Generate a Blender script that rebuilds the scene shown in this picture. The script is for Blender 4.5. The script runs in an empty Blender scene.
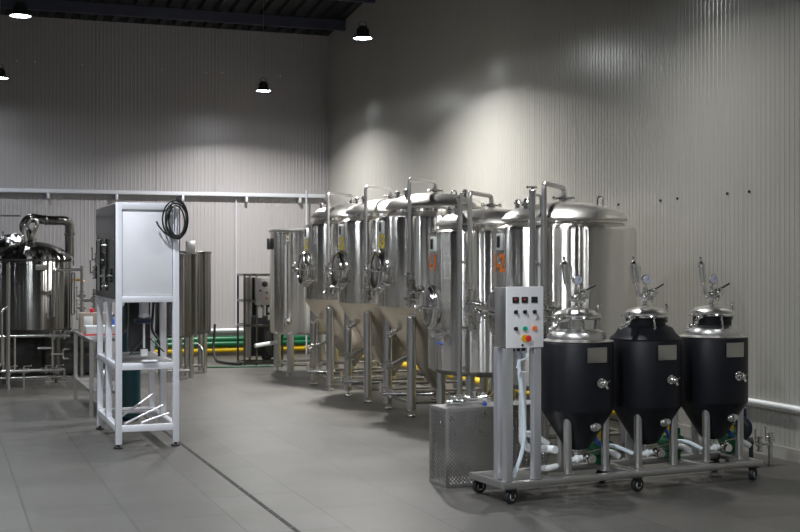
import bpy, bmesh, math, random
from mathutils import Vector, Matrix
random.seed(7)
PI = math.pi
S = bpy.context.scene
C = S.collection
V = Vector

# ------------------------------------------------------------------ materials
def mat(name, col, rough=.5, metal=0., aniso=0., noise=0., nscale=8., emit=None, estr=0., spec=.5, vary=0., coat=0., trans=0., stretch=None):
    m = bpy.data.materials.new(name); m.use_nodes = True
    nt = m.node_tree; b = nt.nodes['Principled BSDF']
    b.inputs['Base Color'].default_value = (*col, 1)
    b.inputs['Roughness'].default_value = rough
    b.inputs['Metallic'].default_value = metal
    b.inputs['Specular IOR Level'].default_value = spec
    b.inputs['Coat Weight'].default_value = coat
    b.inputs['Transmission Weight'].default_value = trans
    if aniso:
        b.inputs['Anisotropic'].default_value = aniso
        t = nt.nodes.new('ShaderNodeTangent'); t.direction_type = 'RADIAL'; t.axis = 'Z'
        nt.links.new(t.outputs[0], b.inputs['Tangent']); b.inputs['Anisotropic Rotation'].default_value = .25
    if noise or vary:
        tc = nt.nodes.new('ShaderNodeTexCoord'); n = nt.nodes.new('ShaderNodeTexNoise')
        n.inputs['Scale'].default_value = nscale; n.inputs['Detail'].default_value = 4
        src = tc.outputs['Object']
        if stretch:
            mp = nt.nodes.new('ShaderNodeMapping'); mp.inputs['Scale'].default_value = stretch
            nt.links.new(src, mp.inputs[0]); src = mp.outputs[0]
        nt.links.new(src, n.inputs['Vector'])
        if noise:
            r = nt.nodes.new('ShaderNodeMapRange')
            r.inputs['To Min'].default_value = max(.02, rough-noise); r.inputs['To Max'].default_value = rough+noise
            nt.links.new(n.outputs['Fac'], r.inputs['Value']); nt.links.new(r.outputs[0], b.inputs['Roughness'])
        if vary:
            mx = nt.nodes.new('ShaderNodeMix'); mx.data_type = 'RGBA'
            mx.inputs['A'].default_value = (*[c*(1-vary) for c in col], 1)
            mx.inputs['B'].default_value = (*[min(1, c*(1+vary)) for c in col], 1)
            nt.links.new(n.outputs['Fac'], mx.inputs['Factor']); nt.links.new(mx.outputs['Result'], b.inputs['Base Color'])
    if emit:
        b.inputs['Emission Color'].default_value = (*emit, 1); b.inputs['Emission Strength'].default_value = estr
    return m

M = {}
M['tank'] = mat('polished_tank_steel', (.82, .795, .75), .24, 1, aniso=.95, noise=.02, nscale=3)
def wavy(m, sc, dist, stren=.6):
    nt = m.node_tree; b = nt.nodes['Principled BSDF']
    tc = nt.nodes.new('ShaderNodeTexCoord'); mp = nt.nodes.new('ShaderNodeMapping'); mp.inputs['Scale'].default_value = sc
    n = nt.nodes.new('ShaderNodeTexNoise'); n.inputs['Scale'].default_value = 1; n.inputs['Detail'].default_value = 1.5
    bp = nt.nodes.new('ShaderNodeBump'); bp.inputs['Strength'].default_value = stren; bp.inputs['Distance'].default_value = dist
    nt.links.new(tc.outputs['Object'], mp.inputs[0]); nt.links.new(mp.outputs[0], n.inputs['Vector'])
    nt.links.new(n.outputs['Fac'], bp.inputs['Height']); nt.links.new(bp.outputs[0], b.inputs['Normal'])
wavy(M['tank'], (7, 7, .07), .05)
M['dome'] = mat('dome_steel', (.74, .72, .69), .30, 1, noise=.04)
M['cone'] = mat('brushed_cone_steel', (.84, .76, .64), .32, 1, noise=.05)
M['tube'] = mat('tube_steel', (.68, .67, .65), .2, 1)
M['satin'] = mat('satin_steel', (.62, .61, .60), .33, 1, noise=.06, nscale=20)
M['fitting'] = mat('bright_fitting_steel', (.86, .85, .83), .13, 1)
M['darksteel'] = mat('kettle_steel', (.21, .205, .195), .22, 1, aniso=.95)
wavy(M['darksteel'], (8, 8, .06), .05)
M['sheet'] = mat('brushed_white_steel_sheet', (.86, .85, .89), .34, .12, noise=.08, nscale=6, vary=.05)
M['frame'] = mat('light_square_tube', (.86, .86, .91), .32, .25, noise=.05)
M['post'] = mat('bright_post_steel', (.76, .76, .80), .30, .85, noise=.05)
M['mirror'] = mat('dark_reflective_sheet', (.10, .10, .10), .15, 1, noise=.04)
M['black'] = mat('matte_black_insulation', (.006, .0065, .010), .46, 0, noise=.04, nscale=30, spec=.32)
M['rubber'] = mat('black_rubber', (.012, .012, .013), .55)
M['darkp'] = mat('dark_plastic', (.02, .02, .022), .35)
M['green'] = mat('green_paint', (.0, .10, .035), .35)
M['teal'] = mat('teal_cylinder_paint', (.006, .05, .065), .35, vary=.15)
M['yellow'] = mat('yellow_paint', (.75, .50, .01), .4)
M['blue'] = mat('blue_plastic', (.02, .10, .45), .35)
M['navy'] = mat('navy_motor_paint', (.012, .02, .05), .4)
M['white'] = mat('white_plastic', (.78, .80, .80), .35)
M['hose'] = mat('translucent_white_hose', (.70, .78, .84), .25)
M['red'] = mat('red_plastic', (.75, .03, .03), .35)
M['orange'] = mat('orange_sticker', (.85, .20, .02), .5)
M['ytext'] = mat('yellow_sticker', (.80, .66, .02), .5)
M['orangeb'] = mat('orange_button', (.95, .20, .04), .35)
M['greenb'] = mat('green_button', (.0, .42, .22), .35)
M['panel'] = mat('white_control_box', (.92, .91, .93), .32, .05)
M['dial'] = mat('gauge_dial', (.62, .64, .78), .3)
M['plate'] = mat('etched_nameplate', (.52, .50, .46), .32, 1, noise=.08, nscale=25)
M['copper'] = mat('brass_fitting', (.62, .36, .12), .3, 1)
M['disp'] = mat('lit_display_digits', (.3, .02, .02), .4, emit=(1, .08, .05), estr=1.5)
M['tray'] = mat('galvanised_tray', (.80, .82, .88), .38, .5, noise=.08, nscale=30)
M['lampbody'] = mat('lamp_housing', (.04, .042, .05), .45, .4)
M['lamplens'] = mat('lamp_lens', (1, 1, 1), .5, emit=(.90, .95, 1), estr=420)
M['wire'] = mat('steel_wire', (.4, .4, .42), .4, 1)
M['beam'] = mat('painted_roof_purlin', (.06, .065, .10), .5, .2)
M['deck'] = mat('dark_roof_deck', (.018, .017, .017), .55, .2)
M['clear'] = mat('clear_acrylic', (.9, .9, .9), .1, 0, trans=.9)
M['cardboard'] = mat('cream_box', (.36, .30, .25), .6)

def wall_mat(name, col, rough, jaxis, joff):
    m = mat(name, col, rough, .25, spec=.5)
    nt = m.node_tree; b = nt.nodes['Principled BSDF']
    tc = nt.nodes.new('ShaderNodeTexCoord'); n = nt.nodes.new('ShaderNodeTexNoise'); n.inputs['Scale'].default_value = .7
    nt.links.new(tc.outputs['Object'], n.inputs['Vector'])
    mx = nt.nodes.new('ShaderNodeMix'); mx.data_type = 'RGBA'
    mx.inputs['A'].default_value = (*[c*.93 for c in col], 1); mx.inputs['B'].default_value = (*[c*1.06 for c in col], 1)
    nt.links.new(n.outputs['Fac'], mx.inputs['Factor'])
    nt.links.new(mx.outputs['Result'], b.inputs['Base Color'])
    return m
M['wallr'] = wall_mat('ribbed_wall_panel_warm', (.43, .42, .385), .29, 1, 0)
M['wallb'] = wall_mat('ribbed_wall_panel_cool', (.44, .42, .425), .36, 0, 0)
M['unlit'] = mat('dark_far_wall', (.28, .28, .28), .6)
M['joint'] = mat('panel_joint', (.16, .16, .17), .6)

def floor_mat():
    m = mat('floor_tiles', (.2, .2, .19), .4); nt = m.node_tree; b = nt.nodes['Principled BSDF']
    tc = nt.nodes.new('ShaderNodeTexCoord'); mp = nt.nodes.new('ShaderNodeMapping')
    mp.inputs['Rotation'].default_value = (0, 0, PI/2); mp.inputs['Location'].default_value = (.0, .09, 0)
    nt.links.new(tc.outputs['Object'], mp.inputs[0])
    br = nt.nodes.new('ShaderNodeTexBrick'); nt.links.new(mp.outputs[0], br.inputs['Vector'])
    br.offset = .5; br.inputs['Scale'].default_value = 1
    br.inputs['Brick Width'].default_value = 1.2; br.inputs['Row Height'].default_value = .6
    br.inputs['Mortar Size'].default_value = .006; br.inputs['Mortar Smooth'].default_value = .1
    br.inputs['Color1'].default_value = (.092, .086, .077, 1); br.inputs['Color2'].default_value = (.076, .071, .064, 1)
    br.inputs['Mortar'].default_value = (.045, .041, .037, 1)
    n = nt.nodes.new('ShaderNodeTexNoise'); n.inputs['Scale'].default_value = 1.3; n.inputs['Detail'].default_value = 6
    nt.links.new(tc.outputs['Object'], n.inputs['Vector'])
    r = nt.nodes.new('ShaderNodeMapRange'); r.inputs['To Min'].default_value = .82; r.inputs['To Max'].default_value = 1.15
    nt.links.new(n.outputs['Fac'], r.inputs['Value'])
    mul = nt.nodes.new('ShaderNodeVectorMath'); mul.operation = 'SCALE'
    nt.links.new(br.outputs['Color'], mul.inputs[0]); nt.links.new(r.outputs[0], mul.inputs['Scale'])
    nt.links.new(mul.outputs[0], b.inputs['Base Color'])
    r2 = nt.nodes.new('ShaderNodeMapRange'); r2.inputs['To Min'].default_value = .30; r2.inputs['To Max'].default_value = .52
    nt.links.new(n.outputs['Fac'], r2.inputs['Value']); nt.links.new(r2.outputs[0], b.inputs['Roughness'])
    bp = nt.nodes.new('ShaderNodeBump'); bp.inputs['Strength'].default_value = .25; bp.inputs['Distance'].default_value = .003
    nt.links.new(br.outputs['Fac'], bp.inputs['Height']); bp.invert = True
    nt.links.new(bp.outputs[0], b.inputs['Normal'])
    return m
M['floor'] = floor_mat()

def perf_mat():
    # sheet steel with punched round holes: real holes through alpha
    m = mat('perforated_steel', (.55, .54, .53), .3, 1, noise=.08, nscale=12); nt = m.node_tree; b = nt.nodes['Principled BSDF']
    tc = nt.nodes.new('ShaderNodeTexCoord'); sp = nt.nodes.new('ShaderNodeSeparateXYZ')
    nt.links.new(tc.outputs['Object'], sp.inputs[0])
    def ma(op, a, bb=None, c=None):
        n = nt.nodes.new('ShaderNodeMath'); n.operation = op
        for i, x in enumerate((a, bb, c)):
            if x is None: continue
            if isinstance(x, (int, float)): n.inputs[i].default_value = x
            else: nt.links.new(x, n.inputs[i])
        return n.outputs[0]
    p = .027
    h = ma('ADD', sp.outputs['X'], sp.outputs['Y'])
    def grid(du, dv):
        u = ma('SUBTRACT', ma('FRACT', ma('ADD', ma('DIVIDE', h, p), du)), .5)
        v = ma('SUBTRACT', ma('FRACT', ma('ADD', ma('DIVIDE', sp.outputs['Z'], p*1.1), dv)), .5)
        return ma('ADD', ma('MULTIPLY', u, u), ma('MULTIPLY', v, v))
    d = ma('MINIMUM', grid(0, 0), grid(.5, .5))
    a = ma('GREATER_THAN', d, .09)
    nt.links.new(a, b.inputs['Alpha'])
    return m
M['perf'] = perf_mat()

# ------------------------------------------------------------------ mesh helpers
class MB:
    def __init__(s): s.bm = bmesh.new()
    def box(s, c, d, rot=None, bev=0.):
        r = bmesh.ops.create_cube(s.bm, size=1)
        vs = r['verts']
        for v in vs: v.co = V((v.co.x*d[0], v.co.y*d[1], v.co.z*d[2]))
        if bev:
            es = list({e for v in vs for e in v.link_edges})
            g = bmesh.ops.bevel(s.bm, geom=es, offset=bev, segments=2, affect='EDGES', profile=.5)
            vs = list({v for f in g['faces'] for v in f.verts} | {v for v in vs if v.is_valid})
        mt = Matrix.Translation(V(c))
        if rot is not None: mt = mt @ (rot if isinstance(rot, Matrix) else Matrix.Rotation(rot, 4, 'Z'))
        for v in vs: v.co = mt @ v.co
        return s
    def ring(s, rings, close=False):
        """rings: list of lists of points; faces between consecutive"""
        R = [[s.bm.verts.new(p) for p in r] for r in rings]
        n = len(R[0])
        for a, b in zip(R[:-1], R[1:]):
            for i in range(n):
                j = (i+1) % n
                try: s.bm.faces.new((a[i], a[j], b[j], b[i]))
                except ValueError: pass
        return R
    def lathe(s, prof, o=(0, 0, 0), axis=(0, 0, 1), n=48, cap=True):
        q = V((0, 0, 1)).rotation_difference(V(axis).normalized()).to_matrix().to_4x4()
        mt = Matrix.Translation(V(o)) @ q
        rings = [[mt @ V((r*math.cos(2*PI*i/n), r*math.sin(2*PI*i/n), z)) for i in range(n)] for r, z in prof]
        R = s.ring(rings)
        if cap:
            for r in (R[0], R[-1]):
                try: s.bm.faces.new(r if r is R[-1] else r[::-1])
                except ValueError: pass
        return s
    def cyl(s, a, b, r, n=20, r2=None):
        a, b = V(a), V(b); L = (b-a).length
        return s.lathe([(r, 0), (r if r2 is None else r2, L)], a, b-a, n)
    def flange(s, c, ax, r, t, n=24):
        c = V(c); ax = V(ax).normalized()
        return s.lathe([(r*.9, -t/2), (r, -t/4), (r, t/4), (r*.9, t/2)], c, ax, n)
    def ball(s, c, r, sc=(1, 1, 1), n=20):
        k = bmesh.ops.create_uvsphere(s.bm, u_segments=n, v_segments=max(8, n//2), radius=r)
        for v in k['verts']: v.co = V((v.co.x*sc[0], v.co.y*sc[1], v.co.z*sc[2])) + V(c)
        return s
    def tube(s, pts, r, fil=0., n=14, close=False):
        pts = [V(p) for p in pts]
        if fil and len(pts) > 2:
            out = [pts[0]]
            for i in range(1, len(pts)-1):
                a, p, b = pts[i-1], pts[i], pts[i+1]
                da, db = (a-p), (b-p)
                f = min(fil, da.length*.49, db.length*.49)
                A = p+da.normalized()*f; B = p+db.normalized()*f
                for k in range(7):
                    t = k/6; out.append(A*(1-t)**2 + p*2*t*(1-t) + B*t*t)
            out.append(pts[-1]); pts = out
        N = len(pts)
        tang = []
        for i in range(N):
            if close: t = pts[(i+1) % N]-pts[i-1]
            elif i == 0: t = pts[1]-pts[0]
            elif i == N-1: t = pts[-1]-pts[-2]
            else: t = (pts[i+1]-pts[i]).normalized()+(pts[i]-pts[i-1]).normalized()
            tang.append(t.normalized())
        up = V((0, 0, 1)) if abs(tang[0].z) < .9 else V((1, 0, 0))
        nrm = (up-tang[0]*up.dot(tang[0])).normalized()
        rings = []
        for i in range(N):
            nrm = (nrm-tang[i]*nrm.dot(tang[i]))
            nrm.normalize(); bi = tang[i].cross(nrm)
            rings.append([pts[i]+(nrm*math.cos(2*PI*k/n)+bi*math.sin(2*PI*k/n))*r for k in range(n)])
        if close: rings.append(rings[0])
        R = s.ring(rings)
        if not close:
            s.bm.faces.new(R[0][::-1]); s.bm.faces.new(R[-1])
        return s
    def build(s, name, m, parent=None, smooth=True, loc=(0, 0, 0), rotz=0.):
        bmesh.ops.remove_doubles(s.bm, verts=s.bm.verts, dist=1e-6)
        bmesh.ops.recalc_face_normals(s.bm, faces=s.bm.faces)
        me = bpy.data.meshes.new(name); s.bm.to_mesh(me); s.bm.free()
        me.materials.append(m if not isinstance(m, str) else M[m])
        if smooth:
            me.shade_smooth()
            me.set_sharp_from_angle(angle=math.radians(35))
        o = bpy.data.objects.new(name, me); C.objects.link(o)
        if parent: o.parent = parent
        o.location = loc; o.rotation_euler = (0, 0, rotz)
        return o

def tag(o, label=None, cat=None, group=None, kind=None):
    if label: o['label'] = label
    if cat: o['category'] = cat
    if group: o['group'] = group
    if kind: o['kind'] = kind
    return o
def thing(name, label, cat, loc=(0, 0, 0), rotz=0., group=None):
    o = bpy.data.objects.new(name, None); o.empty_display_size = .1; C.objects.link(o)
    o.location = loc; o.rotation_euler = (0, 0, rotz)
    return tag(o, label, cat, group)
def kids(o): return [c for c in bpy.data.objects if c.parent == o]
def copy_tree(o, parent=None):
    c = o.copy(); C.objects.link(c); c.parent = parent
    for ch in kids(o): copy_tree(ch, c)
    return c

def valve(mb, c, ax, handle, r=.028, L=.11, hl=.11):
    """clamped butterfly valve along ax at c with handle direction"""
    c = V(c); ax = V(ax).normalized(); h = V(handle).normalized()
    mb.cyl(c-ax*L/2, c+ax*L/2, r*.75, 16)
    for k in (-.48, -.16, .16, .48): mb.flange(c+ax*L*k, ax, r*1.25, .012, 18)
    mb.cyl(c, c+h*r*2.0, r*.35, 10)
    side = ax if abs(ax.dot(h)) < .5 else V((0, 0, 1))
    mb.tube([c+h*r*2.0-side*.01, c+h*r*2.1+side*hl], r*.28, n=8)
    mb.ball(c+h*r*2.1+side*hl, r*.4, n=10)
    mb.cyl(c-h*r*1.7, c-h*r*.6, r*.3, 8)
    return mb
def clamp(mb, c, ax, r):
    c = V(c); ax = V(ax).normalized()
    mb.flange(c, ax, r, .018)
    s = ax.orthogonal().normalized()
    mb.cyl(c+s*r, c+s*(r+.035), .006, 8); mb.ball(c+s*(r+.04), .011, n=8)
    return mb

def text_mesh(s, name, size, extrude=.0008):
    cu = bpy.data.curves.new(name, 'FONT'); cu.body = s; cu.size = size; cu.extrude = extrude; cu.offset = size*.03
    cu.align_x = 'CENTER'; cu.align_y = 'CENTER'
    o = bpy.data.objects.new(name, cu); C.objects.link(o)
    bpy.context.view_layer.update()
    me = bpy.data.meshes.new_from_object(o.evaluated_get(bpy.context.evaluated_depsgraph_get()))
    bpy.data.objects.remove(o); bpy.data.curves.remove(cu)
    return me
def wrapped_text(s, name, size, r, ang, z, m, parent, sx=1.):
    me = text_mesh(s, name, size)
    for v in me.vertices:
        th = ang + v.co.x*sx/r
        rr = r+.0015+v.co.z
        v.co = V((rr*math.cos(th), rr*math.sin(th), z+v.co.y))
    me.materials.clear(); me.materials.append(M[m])
    o = bpy.data.objects.new(name, me); C.objects.link(o); o.parent = parent
    return o

# ------------------------------------------------------------------ room
XR, YB = 6.45, 21.2
XL, YF = -8.5, -6.0
def roofz(y): return 5.60+.11*(YB-y)
def struct(o): o['kind'] = 'structure'; return o

struct(MB().box(((XL+XR)/2, (YB+YF)/2, -.05), (XR-XL+.4, YB-YF+.4, .1)).build('floor', 'floor', smooth=False))
def ribbed(name, m, horiz0, horiz1, fixed, axis, inward, ztop, jd=.008):
    """corrugated sandwich panel: shallow ribs, deeper joint every 1 m"""
    mb = MB(); p = .0625; prof = []
    t = horiz0
    k = 0
    while t < horiz1-.001:
        if k % 16 == 0: prof += [(t, 0), (t+.003, -jd), (t+.008, -jd), (t+.011, 0)]
        prof += [(t+.024, 0), (t+.030, .0035), (t+.044, .0035), (t+.050, 0)]
        t += p; k += 1
    prof.append((horiz1, 0))
    lo, hi = [], []
    for u, d in prof:
        if axis == 'x': x, y = u, fixed+inward*d
        else: x, y = fixed+inward*d, u
        zt = ztop(x, y)
        lo.append(mb.bm.verts.new((x, y, 0))); hi.append(mb.bm.verts.new((x, y, zt)))
    for i in range(len(lo)-1): mb.bm.faces.new((lo[i], lo[i+1], hi[i+1], hi[i]))
    return struct(mb.build(name, m, smooth=False))
ribbed('wall_right', 'wallr', YF, YB, XR, 'y', -1, lambda x, y: roofz(y), .002)
ribbed('wall_back', 'wallb', XL+.9, XR, YB, 'x', -1, lambda x, y: roofz(y))
struct(MB().box((XL-.05, (YB+YF)/2, 4.5), (.1, YB-YF, 9)).build('wall_left', 'unlit', smooth=False))
struct(MB().box(((XL+XR)/2, YF-.05, 4.5), (XR-XL, .1, 9)).build('wall_front', 'unlit', smooth=False))
struct(MB().box((XL+.45, YB+.05, 2.8), (.9, .1, 5.6)).build('wall_back_end', 'wallb', smooth=False))
# roof deck with trapezoid corrugation running with the slope
mb = MB(); t = XL; lo = []; hi = []
while t < XR:
    for u, d in ((0, 0), (.10, 0), (.13, .06), (.23, .06), (.26, 0)):
        x = min(t+u, XR)
        lo.append(mb.bm.verts.new((x, YF, roofz(YF)+d))); hi.append(mb.bm.verts.new((x, YB+.02, roofz(YB)+d)))
    t += .26
for i in range(len(lo)-1): mb.bm.faces.new((lo[i], lo[i+1], hi[i+1], hi[i]))
struct(mb.build('ceiling', 'deck', smooth=False))
# purlins (steel channels under the deck)
y = 20.2; k = 0
while y > 9:
    mb = MB(); z = roofz(y)-.01
    mb.box(((XL+XR)/2, y, z-.09), (XR-XL, .012, .17)); mb.box(((XL+XR)/2, y+.035, z-.17), (XR-XL, .07, .012)); mb.box(((XL+XR)/2, y+.035, z-.012), (XR-XL, .07, .012))
    o = struct(mb.build('trim_%d' % (k+1), 'beam', smooth=False)); y -= 1.55; k += 1
# skirting strips
struct(MB().box((XR-.02, (YB+YF)/2, .05), (.03, YB-YF, .10)).build('baseboard_right', 'wallr', smooth=False))
struct(MB().box(((XL+XR)/2, YB-.02, .05), (XR-XL-.1, .03, .10)).build('baseboard_back', 'wallb', smooth=False))
# slot drain
mb = MB(); mb.box((1.99, 7, .001), (.028, 24, .004))
dr = struct(mb.build('trim_20', mat('drain_slot', (.006, .006, .006), .7), smooth=False))
mb = MB()
for i in range(60): mb.box((1.99, 4.2+i*.28, .004), (.03, .018, .003))
struct(mb.build('trim_21', mat('drain_bridges', (.05, .05, .05), .5), smooth=False))

# ------------------------------------------------------------------ lamps
LX = [4.75, .82, -3.1, -7.0]; LY = [19.1, 14.2, 9.3, 4.4, -.5]; LZ = 4.28
POW = 230
FAC = {(0,0):2.3,(0,1):2.8,(0,2):.55,(0,3):.12,(0,4):.25,(1,0):.4,(1,1):.4,(1,2):1.1,(1,3):2.6,(1,4):3.2,(2,0):.1,(2,1):.1,(2,2):.5,(2,3):1.3,(2,4):1.4}
def lamp(x, y, label, z=LZ, f=1.):
    t = thing('high_bay_lamp', label, 'lamp', (x, y, z), 0, 'round high bay lamps hanging from the roof')
    MB().lathe([(.02, .20), (.06, .19), (.075, .15), (.08, .06), (.165, .015), (.168, -.005), (.150, -.008), (.145, .004), (.02, .01)], n=36, cap=False).build('housing', 'lampbody', t)
    mb = MB()
    for i in range(12):
        a = i*PI/6; mb.box((.085*math.cos(a), .085*math.sin(a), .10), (.03, .006, .10), a)
    mb.build('cooling_fins', 'lampbody', t, smooth=False)
    MB().lathe([(.001, .001), (.09, -.001), (.143, .002), (.143, .006), (.001, .006)], n=36, cap=False).build('lens', 'lamplens', t)
    MB().tube([(-.07, 0, .17), (-.06, 0, .25), (0, 0, .28), (.06, 0, .25), (.07, 0, .17)], .006, .03, 8).build('bracket', 'lampbody', t)
    MB().cyl((0, 0, .28), (0, 0, (roofz(y)-z-.02)/.75), .005, 8).build('cord', 'wire', t)
    l = bpy.data.lights.new('lamp_light', 'AREA'); l.energy = POW*f; l.color = (1, .985, .96) if x > 4 else (.88, .94, 1); l.shape = 'DISK'; l.size = .28; l.spread = math.radians(146)
    lo = bpy.data.objects.new('lamp_light', l); C.objects.link(lo); lo.parent = t; lo.location = (0, 0, -.006)
    t.scale = (.75, .75, .75)
    return t
LAB = {(0, 0): 'lit high bay lamp in front of the back wall, left of the room corner',
       (0, 1): 'bright round lamp hanging before the right wall just right of the room corner',
       (1, 1): 'large glowing lamp at the top left of the room, near the roof purlin',
       (1, 0): 'lamp cut by the left edge, hanging lower than the one above it'}
for i, x in enumerate(LX):
    for j, y in enumerate(LY):
        lamp(x, y, LAB.get((i, j), 'high bay lamp hanging in the part of the hall outside the frame'), f=FAC.get((i, j), .22))

# ------------------------------------------------------------------ tanks
def fermenter(x, y, num, colr, label, tank_r=.62):
    """conical tank, front towards -X"""
    t = thing('conical_fermenter', label, 'tank', (x, y, 0), 0, 'steel conical fermenters in the row')
    r = tank_r; z0, z1 = 1.13, 2.08
    MB().lathe([(r-.004, z0), (r, z0+.01), (r, z1-.04), (r-.012, z1-.012), (r-.045, z1+.006), (.525, z1+.03), (.51, z1+.045), (.508, z1+.085)], n=96, cap=False).build('body', 'tank', t)
    MB().lathe([(.508, z1+.075), (.535, z1+.085), (.54, z1+.10), (.53, z1+.115), (.50, z1+.15), (.44, z1+.19), (.34, z1+.225), (.20, z1+.25), (.08, z1+.258), (.0, z1+.26)], n=72, cap=False).build('dome', 'dome', t)
    MB().lathe([(r-.004, z0+.004), (r-.02, z0-.03), (.09, .33), (.05, .28), (.045, .25)], n=72, cap=False).build('cone', 'cone', t)
    for sx in (-1, 1):
        for sy in (-1, 1):
            lx, ly = .41*sx, .365*sy
            l = MB().cyl((lx, ly, .07), (lx, ly, 1.02), .047, 24)
            l.ball((lx, ly, 1.02), .047, (1, 1, .8)); l.cyl((lx, ly, .98), (lx*.98, ly*.98, 1.16), .03, 14, .02)
            lo = l.build('leg', 'satin', t)
            MB().cyl((lx, ly, .03), (lx, ly, .09), .014, 12).flange((lx, ly, .015), (0, 0, 1), .045, .028).build('foot', 'tube', lo)
    for a, b in (((-.41, -.365), (-.41, .365)), ((.41, -.365), (.41, .365)), ((-.41, -.365), (.41, -.365)), ((-.41, .365), (.41, .365))):
        MB().cyl((*a, .15), (*b, .15), .017, 12).build('stretcher', 'tube', t)
    for yy, zz in ((-.16, .24), (.14, .30)):
        MB().tube([(-.36, yy, zz), (.50, yy, zz), (.50, yy, .5)], .016, .05, 10).build('service_pipe', 'tube', t)
    # manway on the front
    zc = 1.51; nx = -r
    mb = MB()
    def ell(ry, rz, x0): return [(x0+( .0 if abs(math.sin(a)) < 2 else 0), ry*math.cos(a), zc+rz*math.sin(a)) for a in [2*PI*i/40 for i in range(40)]]
    mb.tube(ell(.18, .215, nx-.005), .017, close=True, n=10); mb.tube(ell(.16, .195, nx-.06), .013, close=True, n=10)
    R = mb.ring([ell(.18, .215, nx+.06), ell(.18, .215, nx-.03), ell(.16, .195, nx-.06)])
    mf = mb.build('manway', 'fitting', t)
    mb = MB(); R = mb.ring([ell(.155, .19, nx-.035), ell(.15, .185, nx-.045), ell(.08, .11, nx-.066), ell(.001, .001, nx-.066)])
    mb.build('manway_door', 'tube', mf)
    mb = MB()
    mb.cyl((nx-.06, 0, zc), (nx-.16, 0, zc), .014, 12); mb.ball((nx-.16, 0, zc), .026, n=12)
    for a in (0, PI/2, PI, 3*PI/2):
        d = V((0, math.cos(a+.5), math.sin(a+.5))); c = V((nx-.155, 0, zc)); mb.cyl(c, c+d*.075, .008, 8); mb.ball(c+d*.08, .014, n=10)
    mb.tube([(nx-.02, -.20, zc), (nx-.085, -.18, zc), (nx-.10, 0, zc), (nx-.085, .18, zc), (nx-.02, .20, zc)], .014, .04, 10)
    mb.build('manway_handle', 'fitting', mf)
    # temperature read-out pocket
    w = MB().box((nx-.004, -.03, 1.965), (.022, .11, .13), bev=.010).build('thermostat', 'white', t)
    MB().box((nx-.017, -.03, 1.965), (.006, .06, .09), bev=.002).build('display', 'darkp', w)
    wrapped_text(num, 'number_sticker', .20, r, PI+.03, 1.81, colr, t, .9)
    # vent pipe at 45 deg towards the camera side
    a = math.radians(225); px, py = .665*math.cos(a), .665*math.sin(a)
    MB().tube([(px, py, 1.20), (px, py, z1+.37), (.0, .0, z1+.37), (0, 0, z1+.25)], .019, .05, 14).build('vent_pipe', 'satin', t)
    mb = MB(); clamp(mb, (0, 0, z1+.275), (0, 0, 1), .04); clamp(mb, (0, 0, z1+.30), (0, 0, 1), .036)
    mb.cyl((-.07, 0, z1+.285), (.07, 0, z1+.285), .008, 8); mb.ball((-.075, 0, z1+.285), .018, n=10); mb.ball((.075, 0, z1+.285), .018, n=10)
    mb.build('dome_clamp', 'fitting', t)
    for aa in (150, 200, 300, 20):
        mb = MB(); q = math.radians(aa); c = V((.40*math.cos(q), .40*math.sin(q), z1+.20))
        mb.cyl(c, c+V((0, 0, .05)), .024, 14); clamp(mb, c+V((0, 0, .055)), (0, 0, 1), .035); mb.ball(c+V((0, 0, .07)), .026, (1, 1, .6), 12); mb.build('dome_port', 'fitting', t)
    q = math.radians(285)
    MB().tube([(.33*math.cos(q)-.025, .33*math.sin(q), z1+.20), (.33*math.cos(q)-.025, .33*math.sin(q), z1+.27), (.33*math.cos(q)+.025, .33*math.sin(q), z1+.27), (.33*math.cos(q)+.025, .33*math.sin(q), z1+.20)], .008, .025, 8).build('lifting_lug', 'fitting', t)
    # valve group at the foot of the vent pipe
    mb = MB(); out = V((math.cos(a), math.sin(a), 0)); tg = V((-out.y, out.x, 0))
    valve(mb, (px, py, 1.36), (0, 0, 1), out, .034); valve(mb, (px, py, 1.22), (0, 0, 1), tg, .034)
    valve(mb, V((px, py, 1.30))+tg*.09, tg, out, .027, .12, .09); clamp(mb, (px, py, 1.48), (0, 0, 1), .034)
    mb.cyl(V((px, py, 1.30)), V((px, py, 1.30))-out*.08, .014, 10)
    mb.tube([V((px, py, 1.14)), V((px, py, 1.18))], .016)
    mb.build('valve_group', 'fitting', t)
    # standing gauge pipe beside manway, sample cock
    q = math.radians(196); c = V((.60*math.cos(q), .60*math.sin(q), 1.36)); d = V((math.cos(q), math.sin(q), 0))
    mb = MB(); mb.cyl(c, c+d*.10, .010, 10); valve(mb, c+d*.09, d, (0, 0, -1), .018, .07, .05); mb.tube([c+d*.12, c+d*.14+V((0, 0, -.10))], .008)
    mb.tube([c+d*.10, c+d*.10+V((0, 0, .18))], .009); mb.ball(c+d*.10+V((0, 0, .19)), .02, n=12)
    mb.build('sample_valve', 'fitting', t)
    # cone valves
    def on_cone(z, ang):
        rr = .09+(r-.02-.09)*(z-.33)/(z0-.03-.33); q = math.radians(ang)
        return V((rr*math.cos(q), rr*math.sin(q), z)), V((math.cos(q), math.sin(q), -.6)).normalized()
    c, d = on_cone(.90, 190)
    mb = MB(); mb.cyl(c-d*.02, c+d*.09, .024, 14); valve(mb, c+d*.07, d, (0, -1, .3), .028, .09, .08)
    mb.build('cone_valve', 'fitting', t)
    c, d = on_cone(.64, 200); d2 = V((-.86, -.1, -.36)).normalized()
    mb = MB(); mb.cyl(c-d2*.03, c+d2*.30, .022, 16); clamp(mb, c+d2*.04, d2, .034); clamp(mb, c+d2*.30, d2, .036); valve(mb, c+d2*.33, d2, (0, 0, 1), .026, .08, .09)
    mb.build('racking_arm', 'satin', t)
    mb = MB(); mb.tube([(0, 0, .27), (0, 0, .19), (-.40, .18, .19)], .024, .08, 14)
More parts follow.
